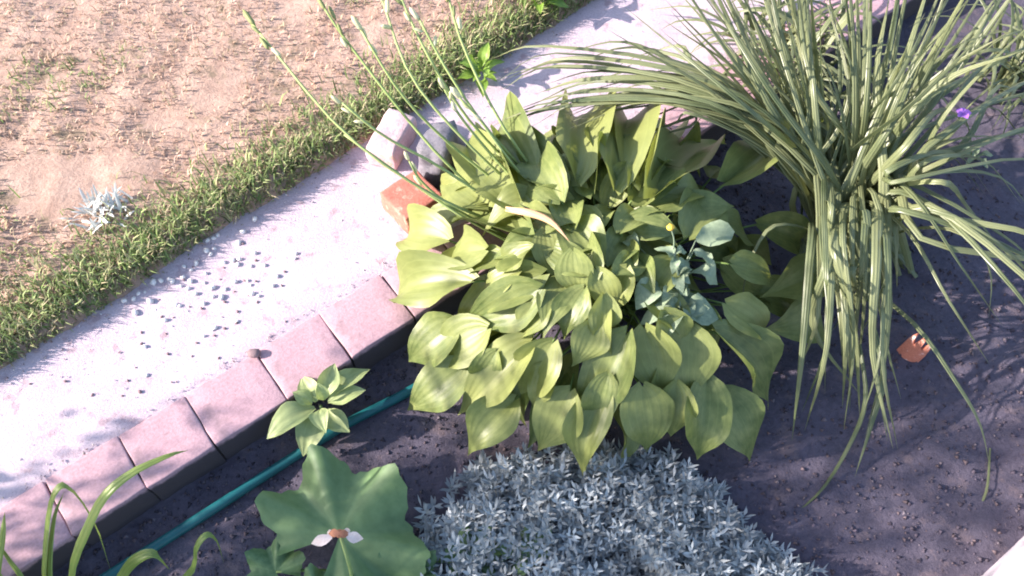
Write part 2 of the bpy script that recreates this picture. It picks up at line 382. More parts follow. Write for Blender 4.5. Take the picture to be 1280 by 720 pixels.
def path_pt():
    u = random.uniform(-.4, 2.5); e = edge(u); v = random.choice((random.uniform(.01, e), e - abs(random.gauss(0, .03)) - .002, random.uniform(.005, .02))); return uv(u, v, .003)
g = crumbs('path_grit', 1500, path_pt, .0012, .004, [(.75, .68, .70), (.55, .45, .46), (.30, .22, .22), (.70, .60, .55)], M['crumb'])
tag(g, 'fine grit scattered over the pale path', 'grit')

# ------------------------------------------------------------------ pebbles on the path
wp = [stone_mesh('pebble', M['pebble'], (1, .75, .6), 11 + i, 1, .3) for i in range(4)]
dp = [stone_mesh('pebble', M['darkpebble'], (1, .7, .5), 31 + i, 1, .3) for i in range(3)]
def pebble(px, py, r, dark):
    u, v = to_uv(at(px, py, 0))
    if v < .012 or v > edge(u) - .004 or px < -15 or px > 520: return
    o = link('pebble', random.choice(dp if dark else wp)); o.location = uv(u, v, r * .38); o.rotation_euler.z = random.uniform(0, 6.3); o.scale = (r, r, r)
    if dark: tag(o, 'tiny brown stone lying among the white pebbles on the path', 'pebble', 'brown stones on the path')
    else: tag(o, 'small white pebble strewn on the pale path', 'pebble', 'white pebbles on the path')
for px, py in ((319, 274), (261, 301), (271, 295), (258, 313), (228, 308), (188, 338), (192, 355), (157, 378), (212, 348), (298, 306), (217, 352), (186, 378), (200, 352), (228, 346), (240, 350), (246, 330), (262, 318), (300, 324), (168, 392), (306, 290)):
    pebble(px + random.uniform(-2, 2), py + random.uniform(-2, 2), random.uniform(.008, .0115), False)
for i in range(62):
    pebble(random.gauss(245, 50), random.gauss(365, 42), random.uniform(.005, .009), False)
for i in range(25): pebble(random.uniform(0, 470), random.uniform(240, 620), random.uniform(.002, .004), False)
for px, py in ((281, 411), (296, 404), (210, 443), (177, 416), (177, 430), (252, 386), (280, 335), (304, 305), (320, 326), (320, 352), (322, 378), (356, 340), (281, 378), (297, 390), (82, 477), (160, 476), (175, 490), (153, 495), (38, 480), (116, 494), (268, 420), (230, 350)):
    pebble(px, py, random.uniform(.004, .0065), True)
for i in range(26): pebble(random.gauss(245, 75), random.gauss(385, 55), random.uniform(.003, .005), True)
o = link('brown_stone', stone_mesh('brown_stone', M['darkpebble'], (.017, .013, .009), 5, 2, .25)); o.location = at(317, 441, .016); o.location.z = .014
tag(o, 'round dark brown stone resting at a joint of the kerb', 'stone')

# ------------------------------------------------------------------ brick, stones beside the hosta
o = link('red_brick', block_mesh('red_brick', M['brick'], .125, .12, .075, 21, 4, .006, .005)); o.location = at(517, 262, 0) ; o.location.z = .0
o.rotation_euler = (0, 0, ANG + R(4)); tag(o, 'broken half of a red brick lying on the path beside the hosta', 'brick')
o = link('pink_stone', block_mesh('pink_stone', M['pinkstone'], .085, .150, .080, 8, 4, .007, .008)); o.location = at(492, 186, .0); o.location.z = 0
o.rotation_euler = (0, 0, R(-22)); tag(o, 'pale pink weathered stone block behind the red brick at the lawn edge', 'stone')
o = link('grey_stone', stone_mesh('grey_stone', M['greystone'], (.052, .088, .080), 3, 3, .3, .8)); o.location = at(552, 208, .0); o.location.z = .055
o.rotation_euler = (0, 0, R(-20)); tag(o, 'dark slate grey stone between the red brick and the hosta', 'stone')

# ------------------------------------------------------------------ teal hose along the kerb
hp = []
for px, py in ((-160, 905), (60, 768), (185, 688), (262, 640), (345, 583), (430, 531), (512, 486), (600, 432), (700, 372), (800, 308)):
    p = at(px, py, SOIL + .02); p.z = soil_z(Vector((p.x, p.y, 0))) + .012; hp.append(p)
hv, hf, hu = tube(catmull(hp, 70), .0125, 12)
o = link('garden_hose', mesh('garden_hose', hv, hf, M['hose'], hu)); tag(o, 'teal garden hose lying on the soil along the kerb', 'hose')

# ------------------------------------------------------------------ hosta
HC = at(752, 372, SOIL); HC.z = SOIL
HR = (.47, .44); HH = .36
def dome(p, k=1.0):
    r2 = ((p.x - HC.x) / HR[0]) ** 2 + ((p.y - HC.y) / HR[1]) ** 2
    return SOIL + .05 + HH * k * math.sqrt(max(0, 1 - r2 * .92)) if r2 < 1 else SOIL + .05 + HH * k * .28 * max(0, 1.9 - r2)
def on_dome(px, py, k=1.0, dz=0.0):
    z = .1
    for i in range(30): z += .5 * (dome(at(px, py, z), k) + dz - z)
    return at(px, py, z)
def dome_n(p):
    return Vector(((p.x - HC.x) / HR[0] ** 2 * .16, (p.y - HC.y) / HR[1] ** 2 * .16, .55)).normalized()
hosta = thing('hosta', HC, 'broad leaved light green hosta spilling over the kerb with flower stalks', 'hosta')
hl = [blade('hosta_leaf', 'hosta', M['hosta'], fold=random.uniform(.10, .32) if i < 8 else random.uniform(.35, .6), arch=random.uniform(.06, .2), curl=random.uniform(.0, .22), wave=random.uniform(.04, .13), seed=i) for i in range(12)]
LV = [  # stalk end, tip (pixels), width / length
 (662, 430, 572, 519, .62), (690, 430, 645, 506, .58), (712, 490, 672, 564, .70), (782, 420, 724, 538, .62), (806, 412, 828, 500, .72),
 (803, 484, 806, 562, .80), (864, 412, 856, 505, .66), (884, 476, 872, 576, .62), (730, 362, 703, 426, .66), (684, 390, 648, 430, .6),
 (672, 362, 576, 402, .56), (588, 352, 488, 380, .66), (570, 404, 512, 452, .74), (608, 412, 550, 460, .74), (580, 458, 501, 516, .6),
 (642, 502, 584, 570, .64), (742, 408, 714, 458, .74), (896, 416, 980, 512, .72), (898, 492, 948, 582, .70), (908, 228, 1012, 195, .42),
 (818, 246, 909, 180, .54), (862, 294, 904, 236, .62), (803, 230, 806, 152, .5), (768, 236, 758, 165, .45), (742, 240, 742, 170, .4), (852, 250, 783, 292, .62),
 (1024, 340, 950, 372, .6), (1020, 392, 962, 412, .62), (648, 248, 598, 160, .46), (655, 268, 578, 192, .55), (655, 294, 552, 262, .5),
 (560, 300, 506, 300, .62), (606, 312, 552, 320, .62), (628, 324, 566, 340, .5), (676, 344, 574, 388, .48), (684, 304, 695, 352, .66),
 (720, 332, 731, 374, .74), (782, 340, 758, 396, .66), (716, 284, 704, 234, .5), (648, 340, 604, 366, .6), (752, 380, 742, 430, .6),
 (700, 250, 668, 200, .5), (720, 225, 700, 160, .42), (838, 330, 800, 380, .7), (830, 395, 850, 440, .7), (908, 380, 955, 420, .6),
 (690, 455, 668, 510, .6), (760, 470, 745, 530, .6), (845, 480, 838, 545, .66), (620, 440, 600, 480, .6), (916, 330, 965, 350, .55),
 (640, 215, 590, 235, .5), (610, 258, 570, 225, .5), (735, 290, 770, 262, .6), (660, 318, 630, 350, .55), (776, 290, 815, 262, .6), (742, 335, 690, 268, .55), (765, 330, 800, 276, .55), (745, 345, 732, 282, .5), (735, 340, 672, 305, .5), (770, 345, 812, 330, .55),
 (690, 300, 640, 262, .55), (700, 235, 640, 190, .5), (665, 230, 612, 178, .5), (790, 250, 830, 200, .5), (750, 352, 770, 395, .6), (745, 300, 715, 252, .5)]
def hosta_leaf(B, T, wd, rs=.13):
    mid = (B + T) / 2; n_ = (dome_n(mid) + Vector((random.gauss(0, .2), random.gauss(0, .2), 0)) + Vector((-.10, 0, .05))).normalized()
    o = place_leaf(hosta, random.choice(hl if rs > .2 else hl[:8]), B, T, wd, n_, roll=random.gauss(0, rs))
    c = HC + Vector((random.gauss(0, .045), random.gauss(0, .045), 0)); m1 = c.lerp(B, .5); m1.z = c.z + .62 * (B.z - c.z)
    put_tube('leaf_stalk', catmull([c, m1, B + (T - B) * .02], 5), lambda s: .0040 - .0014 * s, M['stalk'], hosta, 5)
for i, (bx, by, tx, ty, wr) in enumerate(LV):
    B = on_dome(bx, by, 1.0, random.uniform(-.005, .02)); T = on_dome(tx, ty, .93, random.uniform(-.02, .0))
    if (T - B).length < .115: B = T + (B - T).normalized() * .115 + Vector((0, 0, .01))
    hosta_leaf(B, T, min(wr * (T - B).length * 1.0, .13))
for i in range(70):        # lower layer, mostly in the shade of the upper leaves
    a = random.uniform(0, 6.283); r = random.uniform(.08, .85); k = random.uniform(.5, .88)
    B = HC + Vector((math.cos(a) * r * HR[0], math.sin(a) * r * HR[1], 0)); B.z = dome(B, k)
    T = B + Vector((math.cos(a + random.gauss(0, .3)), math.sin(a + random.gauss(0, .3)), 0)) * random.uniform(.11, .17); T.z = dome(T, k * .85) - .02
    T.z = max(T.z, SOIL + .02); hosta_leaf(B, T, random.uniform(.07, .11), .26)
for i in range(38):        # inner leaves that close the crown
    a = random.uniform(0, 6.283) if i < 31 else random.uniform(.3, 2.9); r = random.uniform(.05, .5) if i < 31 else random.uniform(.35, .85)
    B = HC + Vector((math.cos(a) * r * HR[0], math.sin(a) * r * HR[1], 0)); B.z = dome(B, random.uniform(.9, 1.0))
    a2 = a + random.gauss(0, .35); L = random.uniform(.11, .16); T = B + Vector((math.cos(a2), math.sin(a2), 0)) * L; T.z = dome(T, .97) + random.uniform(-.03, .01)
    if i < 31: T.z += random.uniform(.0, .035)
    hosta_leaf(B, T, L * random.uniform(.5, .66), .26)
# flower stalks (scapes) leaning towards the sun, with buds
budm = stone_mesh('bud', M['bud'], (.0080, .0080, .026), 2, 1, .12)
seedm = stone_mesh('seed_bud', M['seedbud'], (.0075, .0075, .030), 4, 1, .12)
SC = [((650, 292, .10), (545, 246, .28), (430, 165, .42), (313, 27, .52), 'seed'),
      ((665, 290, .10), (560, 215, .30), (480, 170, .42), (427, 128, .50), 'white'),
      ((660, 262, .12), (560, 178, .32), (500, 115, .45), (448, 32, .56), 'white'),
      ((672, 262, .12), (590, 185, .32), (515, 97, .47), (476, -6, .58), 'white'),
      ((668, 240, .12), (586, 150, .34), (530, 60, .50), (490, -30, .6), 'seed'),
      ((690, 255, .12), (612, 165, .34), (562, 93, .45), (522, 20, .55), 'white'),
      ((640, 280, .10), (540, 185, .30), (440, 60, .46), (404, 8, .52), 'seed'),
      ((700, 262, .12), (630, 160, .34), (580, 60, .48), (556, -20, .58), 'seed'),
      ((648, 305, .08), (585, 275, .20), (500, 218, .30), (430, 168, .38), None),
      ((705, 285, .12), (640, 205, .30), (600, 150, .40), (574, 122, .46), 'white'),
      ((690, 275, .12), (620, 200, .28), (575, 145, .38), (553, 106, .45), 'white'),
      ((642, 300, .10), (570, 262, .22), (528, 228, .30), (512, 202, .36), 'white')]
for a, b_, c, d, kind in SC:
    ctrl = [HC.lerp(at(*a), .25), at(*a), at(*b_), at(*c), at(*d)]; P = catmull(ctrl, 14)
    st = put_tube('flower_stalk', P, lambda s: .0046 - .0018 * s, M['scape'], hosta, 5)
    if kind:
        tg = (P[-1] - P[-2]).normalized()
        for j in range(3 if kind == 'white' else 4):
            q = P[-1] - tg * (.006 + .034 * j) + Vector((random.gauss(0, .004), random.gauss(0, .004), 0))
            dr = (tg + Vector((random.gauss(0, .35), random.gauss(0, .35), random.gauss(0, .2))) * (0.3 if j == 0 else 1)).normalized()
            bo = link('bud', budm if kind == 'white' or j == 3 else seedm, st); s_ = random.uniform(.65, 1.0) * (1 if j == 0 else .8)
            bo.matrix_local = Matrix.Translation(q + dr * .014 - hosta.location) @ dr.to_track_quat('Z', 'Y').to_matrix().to_4x4() @ Matrix.Scale(s_, 4)
# dead leaf caught on the hosta
dlp = [on_dome(632, 258, 1, .05), on_dome(655, 262, 1, .065), on_dome(686, 276, 1, .06), on_dome(712, 302, 1, .05)]
dl = link('dead_leaf', strap_mesh('dead_leaf', dlp, .026, M['dry'], Vector(), 12, .9, .9)); tag(dl, 'curled orange brown dead leaf caught on top of the hosta', 'dead leaf')

# ------------------------------------------------------------------ daylily clump
DC = at(1072, 322, SOIL); DC.z = SOIL
lily = thing('daylily_clump', DC, 'large clump of long narrow daylily leaves arching right of the hosta', 'daylily')
def J(v, s): return v + random.gauss(0, s)
def crown(s=.065): return DC + Vector((random.gauss(0, s), random.gauss(0, s * .8), 0))
def lilyleaf(ctrl, w_=None): strap(lily, ctrl, w_ or random.uniform(.015, .030), M['daylily'], random.uniform(.25, .6), random.uniform(-.55, .55))
for i in range(92):        # standing fan
    s = random.random(); tx = 770 + 540 * s + random.gauss(0, 25); ty = random.uniform(-190, 20) + 120 * abs(s - .42)
    mx = 1040 + (tx - 1040) * .42 + (25 if s > .5 else -5); my = 150 + (ty - 150) * .22 + random.gauss(0, 12); zt = random.uniform(.38, .70)
    lilyleaf([crown(), at(J(1052, 24) + (tx - 1040) * .14, J(235, 18), J(.14, .03)), at(mx, my, J(.36, .05)), at(tx, ty, zt)])
for i in range(36):        # over the back of the hosta
    ty = random.uniform(60, 175); tx = random.uniform(600, 790)
    lilyleaf([crown(), at(J(1010, 14), J(205, 10), J(.20, .03)), at(J(880, 22), 120 + (ty - 120) * .5, J(.33, .03)), at(tx + 75, ty - 10 + random.gauss(0, 6), J(.30, .02)), at(tx, ty + random.uniform(4, 22), J(.22, .03))])
for i in range(34):        # hanging bundle towards the camera
    x = random.uniform(1018, 1112); ty = random.uniform(380, 595) - .6 * abs(x - 1066)
    zt = random.uniform(-.10, .02)
    lilyleaf([crown(.04), at(1066 + (x - 1066) * .85, J(245, 26), J(.15, .04)), at(J(x, 8), J(305, 26), J(.25, .05)), at(J(x, 9), 300 + (ty - 300) * .55, J(.17, .04)), at(J(x, 16), ty, zt)], random.uniform(.014, .032))
for i in range(24):        # arching to the right
    s = random.random(); tx = random.uniform(1215, 1390); ty = 60 + 330 * s
    lilyleaf([crown(), at(J(1095, 16), J(240, 22) + 25 * s, J(.12, .04)), at(J(1150, 24), J(165, 14) + 110 * s, J(.26, .06)), at(tx - 50, ty - 10, J(.22, .04)), at(tx, ty + 30 + 40 * s, J(.06, .04))])
# leaves that stand out singly
for pts, w_ in (
    ([(1060, 320, SOIL), (1030, 300, .10), (1002, 282, .20), (962, 284, .24), (934, 335, .18), (925, 402, .12)], .017),
    ([(1085, 330, SOIL), (1098, 362, .02), (1150, 410, .12), (1195, 475, .12), (1226, 530, .06), (1238, 588, -.04)], .020),
    ([(1238, 560, -.10), (1232, 618, -.10), (1205, 655, -.11), (1166, 676, -.115)], .007),
    ([(1085, 320, SOIL), (1120, 290, .10), (1180, 283, .20), (1222, 305, .20), (1240, 345, .14), (1236, 398, .06)], .020),
    ([(1075, 430, .10), (1082, 500, .06), (1060, 560, -.04), (1020, 620, -.09), (962, 660, -.11)], .013),
    ([(1090, 400, .12), (1105, 470, .06), (1090, 530, .0), (1068, 598, -.09)], .018),
    ([(1080, 330, SOIL), (1110, 240, .12), (1160, 190, .24), (1215, 170, .28), (1290, 176, .22)], .016),
    ([(1075, 330, SOIL), (1100, 215, .14), (1135, 130, .32), (1190, 60, .42), (1290, 30, .42)], .016),
    ([(1060, 330, SOIL), (1035, 210, .14), (985, 110, .36), (945, 10, .5)], .022),
    ([(1050, 330, SOIL), (1010, 190, .18), (930, 60, .40), (890, -10, .48)], .017),
    ([(1050, 330, SOIL), (1000, 200, .18), (910, 90, .36), (835, 10, .46)], .013)):
    lilyleaf([at(*p) for p in pts], w_)
# a second clump further along the bed, only its leaves reach into view
DC2 = at(1262, 105, SOIL); DC2.z = SOIL
lily2 = thing('daylily_plant', DC2, 'shaded daylily plant at the back of the bed, behind the large clump', 'daylily')
for i in range(64):
    a = random.uniform(0, 6.283); L = random.uniform(.25, .48); e0 = random.uniform(.9, 1.45); pts = [DC2 + Vector((random.gauss(0, .05), random.gauss(0, .05), 0))]
    for k in range(5):
        e = e0 - 1.9 * (k / 4) ** 1.5; pts.append(pts[-1] + Vector((math.cos(a) * math.cos(e), math.sin(a) * math.cos(e), math.sin(e))) * L / 5); pts[-1].z = max(pts[-1].z, SOIL + .01)
    strap(lily2, pts, random.uniform(.012, .019), M['daylily'], random.uniform(.2, .5), random.uniform(-.6, .6), 12)

DC3 = at(985, 95, SOIL); DC3.z = SOIL
lily3 = thing('daylily_plant', DC3, 'daylily plant against the kerb, half hidden behind the tall fan of the large clump', 'daylily')
for i in range(90):
    a = random.uniform(0, 6.283); L = random.uniform(.25, .5); e0 = random.uniform(.8, 1.4); pts = [DC3 + Vector((random.gauss(0, .09), random.gauss(0, .08), 0))]
    for k in range(5):
        e = e0 - 2.0 * (k / 4) ** 1.4; pts.append(pts[-1] + Vector((math.cos(a) * math.cos(e), math.sin(a) * math.cos(e), math.sin(e))) * L / 5); pts[-1].z = max(pts[-1].z, SOIL + .01 if to_uv(pts[-1])[1] < KERB_V else .02)
    strap(lily3, pts, random.uniform(.013, .022), M['daylily'], random.uniform(.2, .5), random.uniform(-.5, .5), 12)

# ------------------------------------------------------------------ strap-leaved plant by the kerb corner
SC0 = at(85, 800, SOIL); SC0.z = SOIL
sp = thing('strap_leaved_plant', SC0, 'bright green strap leaved plant growing against the kerb below the path', 'plant')
for pts, w_ in (
    ([(60, 790, SOIL), (52, 722, .04), (58, 640, .15), (70, 609, .19), (90, 610, .18), (120, 655, .10), (138, 712, .02)], .018),
    ([(85, 795, SOIL), (86, 715, .06), (106, 660, .16), (128, 620, .22), (164, 590, .25), (212, 568, .25), (235, 563, .23)], .021),
    ([(110, 800, SOIL), (146, 725, .0), (168, 699, .06), (194, 692, .08), (212, 712, .04)], .024),
    ([(120, 800, SOIL), (228, 725, -.02), (243, 684, .06), (258, 668, .08), (271, 674, .06), (280, 704, .0)], .015),
    ([(20, 800, SOIL), (-6, 740, .02), (2, 672, .10), (6, 640, .14)], .016),
    ([(15, 800, SOIL), (28, 735, .0), (10, 700, .05), (-8, 672, .09)], .012),
    ([(70, 800, SOIL), (60, 720, .04), (66, 650, .13), (80, 615, .17)], .013),
    ([(60, 810, SOIL), (10, 740, .08), (-40, 690, .20), (-90, 680, .26)], .018)):
    strap(sp, [at(*p) for p in pts], w_ * 1.45, M['strap'], .5, random.uniform(-.3, .3))
for i in range(34):     # the rest of the clump, outside the frame
    a = random.uniform(2.2, 5.4); L = random.uniform(.35, .6); e0 = random.uniform(1.0, 1.45); pts = [SC0 + Vector((random.gauss(-.06, .05), random.gauss(-.05, .04), 0))]
    for k in range(5):
        e = e0 - 1.7 * (k / 4) ** 1.6; pts.append(pts[-1] + Vector((math.cos(a) * math.cos(e), math.sin(a) * math.cos(e), math.sin(e))) * L / 5)
    strap(sp, pts, random.uniform(.014, .02), M['strap'], .45, random.uniform(-.4, .4), 12)

# ------------------------------------------------------------------ young rosette plant below the kerb
YC = at(398, 545, SOIL); YC.z = SOIL
yp = thing('young_plant', YC, 'pale green young plant with a rosette of pointed leaves beside the hose', 'plant')
top = at(401, 507, -.02)
put_tube('stem', catmull([YC, YC.lerp(top, .5) + Vector((.004, 0, 0)), top], 6), .0042, M['stalk'], yp)
yl = [blade('young_leaf', 'ellip', M['young'], 9, 6, .35, a, c, .004, .05, 0, 50 + i) for i, (a, c) in enumerate(((.12, .16), (.18, .30), (.08, .10)))]
for i, (bx, by, tx, ty, dz, wr) in enumerate(((394, 510, 332, 545, .0, .46), (398, 515, 378, 567, -.03, .55), (410, 503, 456, 486, .01, .46), (404, 498, 418, 454, .03, .50), (396, 502, 376, 470, .02, .60), (410, 512, 436, 540, -.02, .55), (412, 500, 460, 458, .0, .36), (400, 512, 404, 536, .02, .6), (390, 505, 366, 490, .03, .6), (405, 500, 398, 480, .05, .55))):
    B = at(bx, by, -.02 + dz * .4); T = at(tx, ty, -.005 + dz); d_ = (T - B)
    place_leaf(yp, yl[i % 3], B, T, wr * d_.length * 1.2, Vector((d_.x * -.5, d_.y * -.5, .14)).normalized() + Vector((0, 0, .6)), roll=random.gauss(0, .15))

# ------------------------------------------------------------------ lobed-leaf plant and its flower
def lobed(name, mat, lobes=6, seed=0, depth=.10):
    r_ = random.Random(seed); vs_, uvs, fs = [], [], []; NA, NR = 96, 8
    for i in range(NR + 1):
        rr = i / NR
        for k in range(NA + 1):
            th = -2.75 + 5.5 * k / NA; c = math.cos(lobes * th * 1.03)
            rad = (.86 + depth * c + .04 * abs(math.sin(th * 10 + seed)) + .02 * math.sin(th * 31)) * (1 - .12 * abs(th) / 2.75)
            x, y = rr * rad * math.cos(th), rr * rad * math.sin(th)
            z = .17 * rr * rr * c - .06 * rr ** 2 * math.cos(th) + .09 * rr ** 2 * math.sin(th * 2.3 + seed) + .03 * rr ** 2 * math.sin(th * 13 + seed)
            z += .05 * rr * (1 - rr)
            vs_.append((x, y, z)); uvs.append((k / NA, rr))
    for i in range(NR):
        for k in range(NA):
            q = i * (NA + 1) + k; fs.append((q, q + 1, q + NA + 2, q + NA + 1)[::-1])
    return mesh(name, vs_, fs, mat, uvs)
MC = at(440, 715, SOIL); MC.z = SOIL
mp = thing('lobed_leaf_plant', MC, 'plant with large round scalloped green leaves beside the silvery ground cover', 'plant')
lm = [lobed('lobed_leaf', M['mallow'], 6, 1, .12), lobed('lobed_leaf', M['mallow'], 7, 4, .12)]
for i, (cx, cy, tx, ty, z, wr, nx, ny) in enumerate(((425, 668, 500, 592, .02, 1.25, -.10, -.10), (505, 722, 545, 690, .0, .9, .0, .0), (345, 715, 310, 690, -.02, 1.0, -.15, .0), (590, 700, 612, 655, -.03, .8, .2, -.1), (655, 690, 690, 662, -.02, .62, .1, 0), (400, 745, 360, 770, .0, 1.0, 0, -.2))):
    B = at(cx, cy, z); T = at(tx, ty, z + .01); L = (T - B).length
    place_leaf(mp, lm[i % 2], B, T, L * wr, Vector((nx, ny, 1)))
    put_tube('leaf_stalk', catmull([MC + Vector((random.gauss(0, .02), random.gauss(0, .02), 0)), (MC + B) / 2 + Vector((0, 0, .02)), B], 6), .0035, M['stalk'], mp, 5)
FC = at(440, 745, SOIL); FC.z = SOIL; ft = at(425, 668, .13)
fl = thing('pale_flower', FC, 'fading pinkish white flower with drooping petals above the scalloped leaf', 'flower')
put_tube('stem', catmull([FC, at(440, 722, .02), at(434, 698, .09), ft], 10), .0040, M['scape'], fl)
pet = blade('petal', 'lance', M['petal'], 6, 4, .3, .10, .18, .0, .05, 0, 3)
put_tube('calyx', [ft - Vector((0, 0, .012)), ft, ft + Vector((0, 0, .007))], lambda s: .0055 + .004 * s, M['brownpart'], fl, 8)
for i, (dx, dy) in enumerate(((-38, 12), (30, 6), (14, -6), (-18, -3))):
    B = ft.lerp(at(425 + dx, 668 + dy, .13), .26); T = at(425 + dx, 668 + dy, .115)
    place_leaf(fl, pet, B, T, .024 if i < 2 else .014, Vector((0, -.3, 1)))
sep_ = blade('sepal', 'lance', M['brownpart'], 5, 2, .2, .08, .3, 0, 0, 0, 4)
for dx in (-16, 12): place_leaf(fl, sep_, ft + Vector((0, 0, .008)), at(425 + dx, 667, .135), .018, Vector((0, -.2, 1)), 'sepal')

# ------------------------------------------------------------------ silvery ground cover (uncountable shoots)
poly = [(528, 640), (560, 595), (605, 572), (680, 560), (745, 545), (800, 552), (868, 574), (905, 612), (940, 655), (985, 680), (1015, 705), (1040, 770), (900, 860), (520, 860), (470, 760), (505, 690)]
PW = [at(x, y, SOIL + .07) for x, y in poly]
def inside(p):
    c = False; j = len(PW) - 1
    for i in range(len(PW)):
        a, b_ = PW[i], PW[j]
        if (a.y > p.y) != (b_.y > p.y) and p.x < (b_.x - a.x) * (p.y - a.y) / (b_.y - a.y) + a.x: c = not c
        j = i
    return c
def border(p):
    best = 9
    for i in range(len(PW)):
        a, b_ = PW[i - 1], PW[i]; ab = Vector((b_.x - a.x, b_.y - a.y)); ap = Vector((p.x - a.x, p.y - a.y)); t_ = max(0, min(1, ap.dot(ab) / ab.dot(ab))); best = min(best, (ap - ab * t_).length)
    return best
Vv, Ff, Cc = [], [], []; nvv = 0
x0, x1 = min(p.x for p in PW), max(p.x for p in PW); y0, y1 = min(p.y for p in PW), max(p.y for p in PW)
count = 0
while count < 1900:
    p = Vector((random.uniform(x0, x1), random.uniform(y0, y1), 0))
    if not inside(p): continue
    bd = border(p)
    if bd < .05 and random.random() > .35 + bd * 12: continue
    count += 1
    hgt = (.04 + .07 * min(1, bd / .14)) * random.uniform(.5, 1.4) + .045 * noise.noise(p * 8)
    hgt = max(.025, hgt)
    base = Vector((p.x, p.y, SOIL)); ln = Vector((random.gauss(-.02, .25), random.gauss(-.05, .25), 1)).normalized(); tipp = base + ln * hgt
    sx = ln.cross(Vector((0, 1, 0))).normalized(); sy = ln.cross(sx); tone = random.uniform(.62, 1.3)
    # stem
    Vv += [base - sx * .0008, base + sx * .0008, tipp]; Ff.append((nvv, nvv + 1, nvv + 2)); Cc += [(.34 * tone, .37 * tone, .35 * tone)] * 3; nvv += 3
    for k in range(6):
        f = .38 + .62 * k / 5; c = base + ln * hgt * f; a0 = k * 1.57 + random.uniform(-.4, .4)
        for q in (0, 1):
            a = a0 + q * math.pi; dr = (sx * math.cos(a) + sy * math.sin(a)); el = .25 + .75 * (k / 5) ** 2
            dr = (dr * math.cos(el) + ln * math.sin(el)); sd_ = dr.cross(ln); sd_ = sd_.normalized() if sd_.length > .05 else sx
            Ln = random.uniform(.017, .034); wd = random.uniform(.0026, .0046)
            col = (.35 * tone, .385 * tone, .41 * tone)
            Vv += [c, c + dr * Ln * .5 + sd_ * wd, c + dr * Ln, c + dr * Ln * .5 - sd_ * wd]; Cc += [col] * 4
            Ff += [(nvv, nvv + 1, nvv + 2), (nvv, nvv + 2, nvv + 3)]; nvv += 4
g = bulk('silver_ground_cover', [tuple(v) for v in Vv], Ff, np.array(Cc), tinted('silver_leaf', .6, .15, .4))
tag(g, 'silvery grey leafed ground cover mat in front of the hosta', 'ground cover')

# ------------------------------------------------------------------ grey-green weed with a yellow flower between the hosta leaves
WC = at(850, 470, SOIL); WC.z = SOIL
wd_ = thing('yellow_flowered_weed', WC, 'grey green weed with a small yellow flower growing up through the hosta', 'weed')
wt = at(842, 312, .33)
put_tube('stem', catmull([WC, at(849, 410, .20), at(850, 362, .27), wt], 10), lambda s: .0036 - .001 * s, M['weed'], wd_, 6)
wl = [blade('weed_leaf', 'ellip', M['weed'], 7, 4, .3, a, c, .0, .22, 0, 80 + i) for i, (a, c) in enumerate(((.1, .2), (.2, .45), (.05, .0), (.25, .3)))]
for i in range(26):
    f = random.uniform(.5, 1.0); c = at(849, 412, .20).lerp(wt, (f - .5) * 2); a = i * 2.4
    L = random.uniform(.04, .085) * (1.25 - .6 * (f - .5) * 2); d_ = Vector((math.cos(a), math.sin(a), random.uniform(-.2, .5))).normalized()
    place_leaf(wd_, random.choice(wl), c, c + d_ * L, L * random.uniform(.5, .75), Vector((0, 0, 1)) - d_ * .2 + Vector((random.gauss(0, .25), random.gauss(0, .25), 0)))
for bx, by, tx, ty, z in ((870, 300, 918, 290, .31), (868, 312, 890, 330, .30), (800, 310, 770, 298, .28), (820, 350, 796, 384, .27), (865, 340, 900, 352, .27)):
    B = at(bx, by, z); T = at(tx, ty, z - .01); place_leaf(wd_, random.choice(wl), B, T, (T - B).length * .75, Vector((random.gauss(0, .2), -.1, 1)))
    put_tube('leaf_stalk', [wt.lerp(WC, .25), B], .0016, M['weed'], wd_, 4)
ftop = at(838, 284, .38); put_tube('flower_stalk', catmull([wt, (wt + ftop) / 2 + Vector((.004, 0, 0)), ftop], 5), .0016, M['weed'], wd_, 5)
fh = link('flower', stone_mesh('flower', M['yellow'], (.0085, .0085, .008), 6, 2, .25), wd_); fh.location = ftop - wd_.location

# ------------------------------------------------------------------ small things
VC = at(1215, 200, SOIL); VC.z = SOIL; vt = at(1203, 142, .34)
vf = thing('violet_flower', VC, 'tiny violet flower on a thin stem in the shade behind the daylily', 'flower')
put_tube('stem', catmull([VC, at(1212, 165, .15), vt], 6), .0018, M['stalk'], vf, 5)
vp = blade('petal', 'ellip', M['violet'], 5, 4, .2, .1, .2, 0, .05, 0, 9)
for k in range(5):
    a = k * 1.2566; place_leaf(vf, vp, vt, vt + Vector((math.cos(a) * .019, math.sin(a) * .017 - .003, .007)), .018, Vector((0, -.4, 1)), 'petal')
for k in range(5):
    a = k * 1.3; place_leaf(vf, wl[k % 4], VC + Vector((0, 0, .01)), VC + Vector((math.cos(a) * .05, math.sin(a) * .05, .03)), .02, Vector((0, 0, 1)))
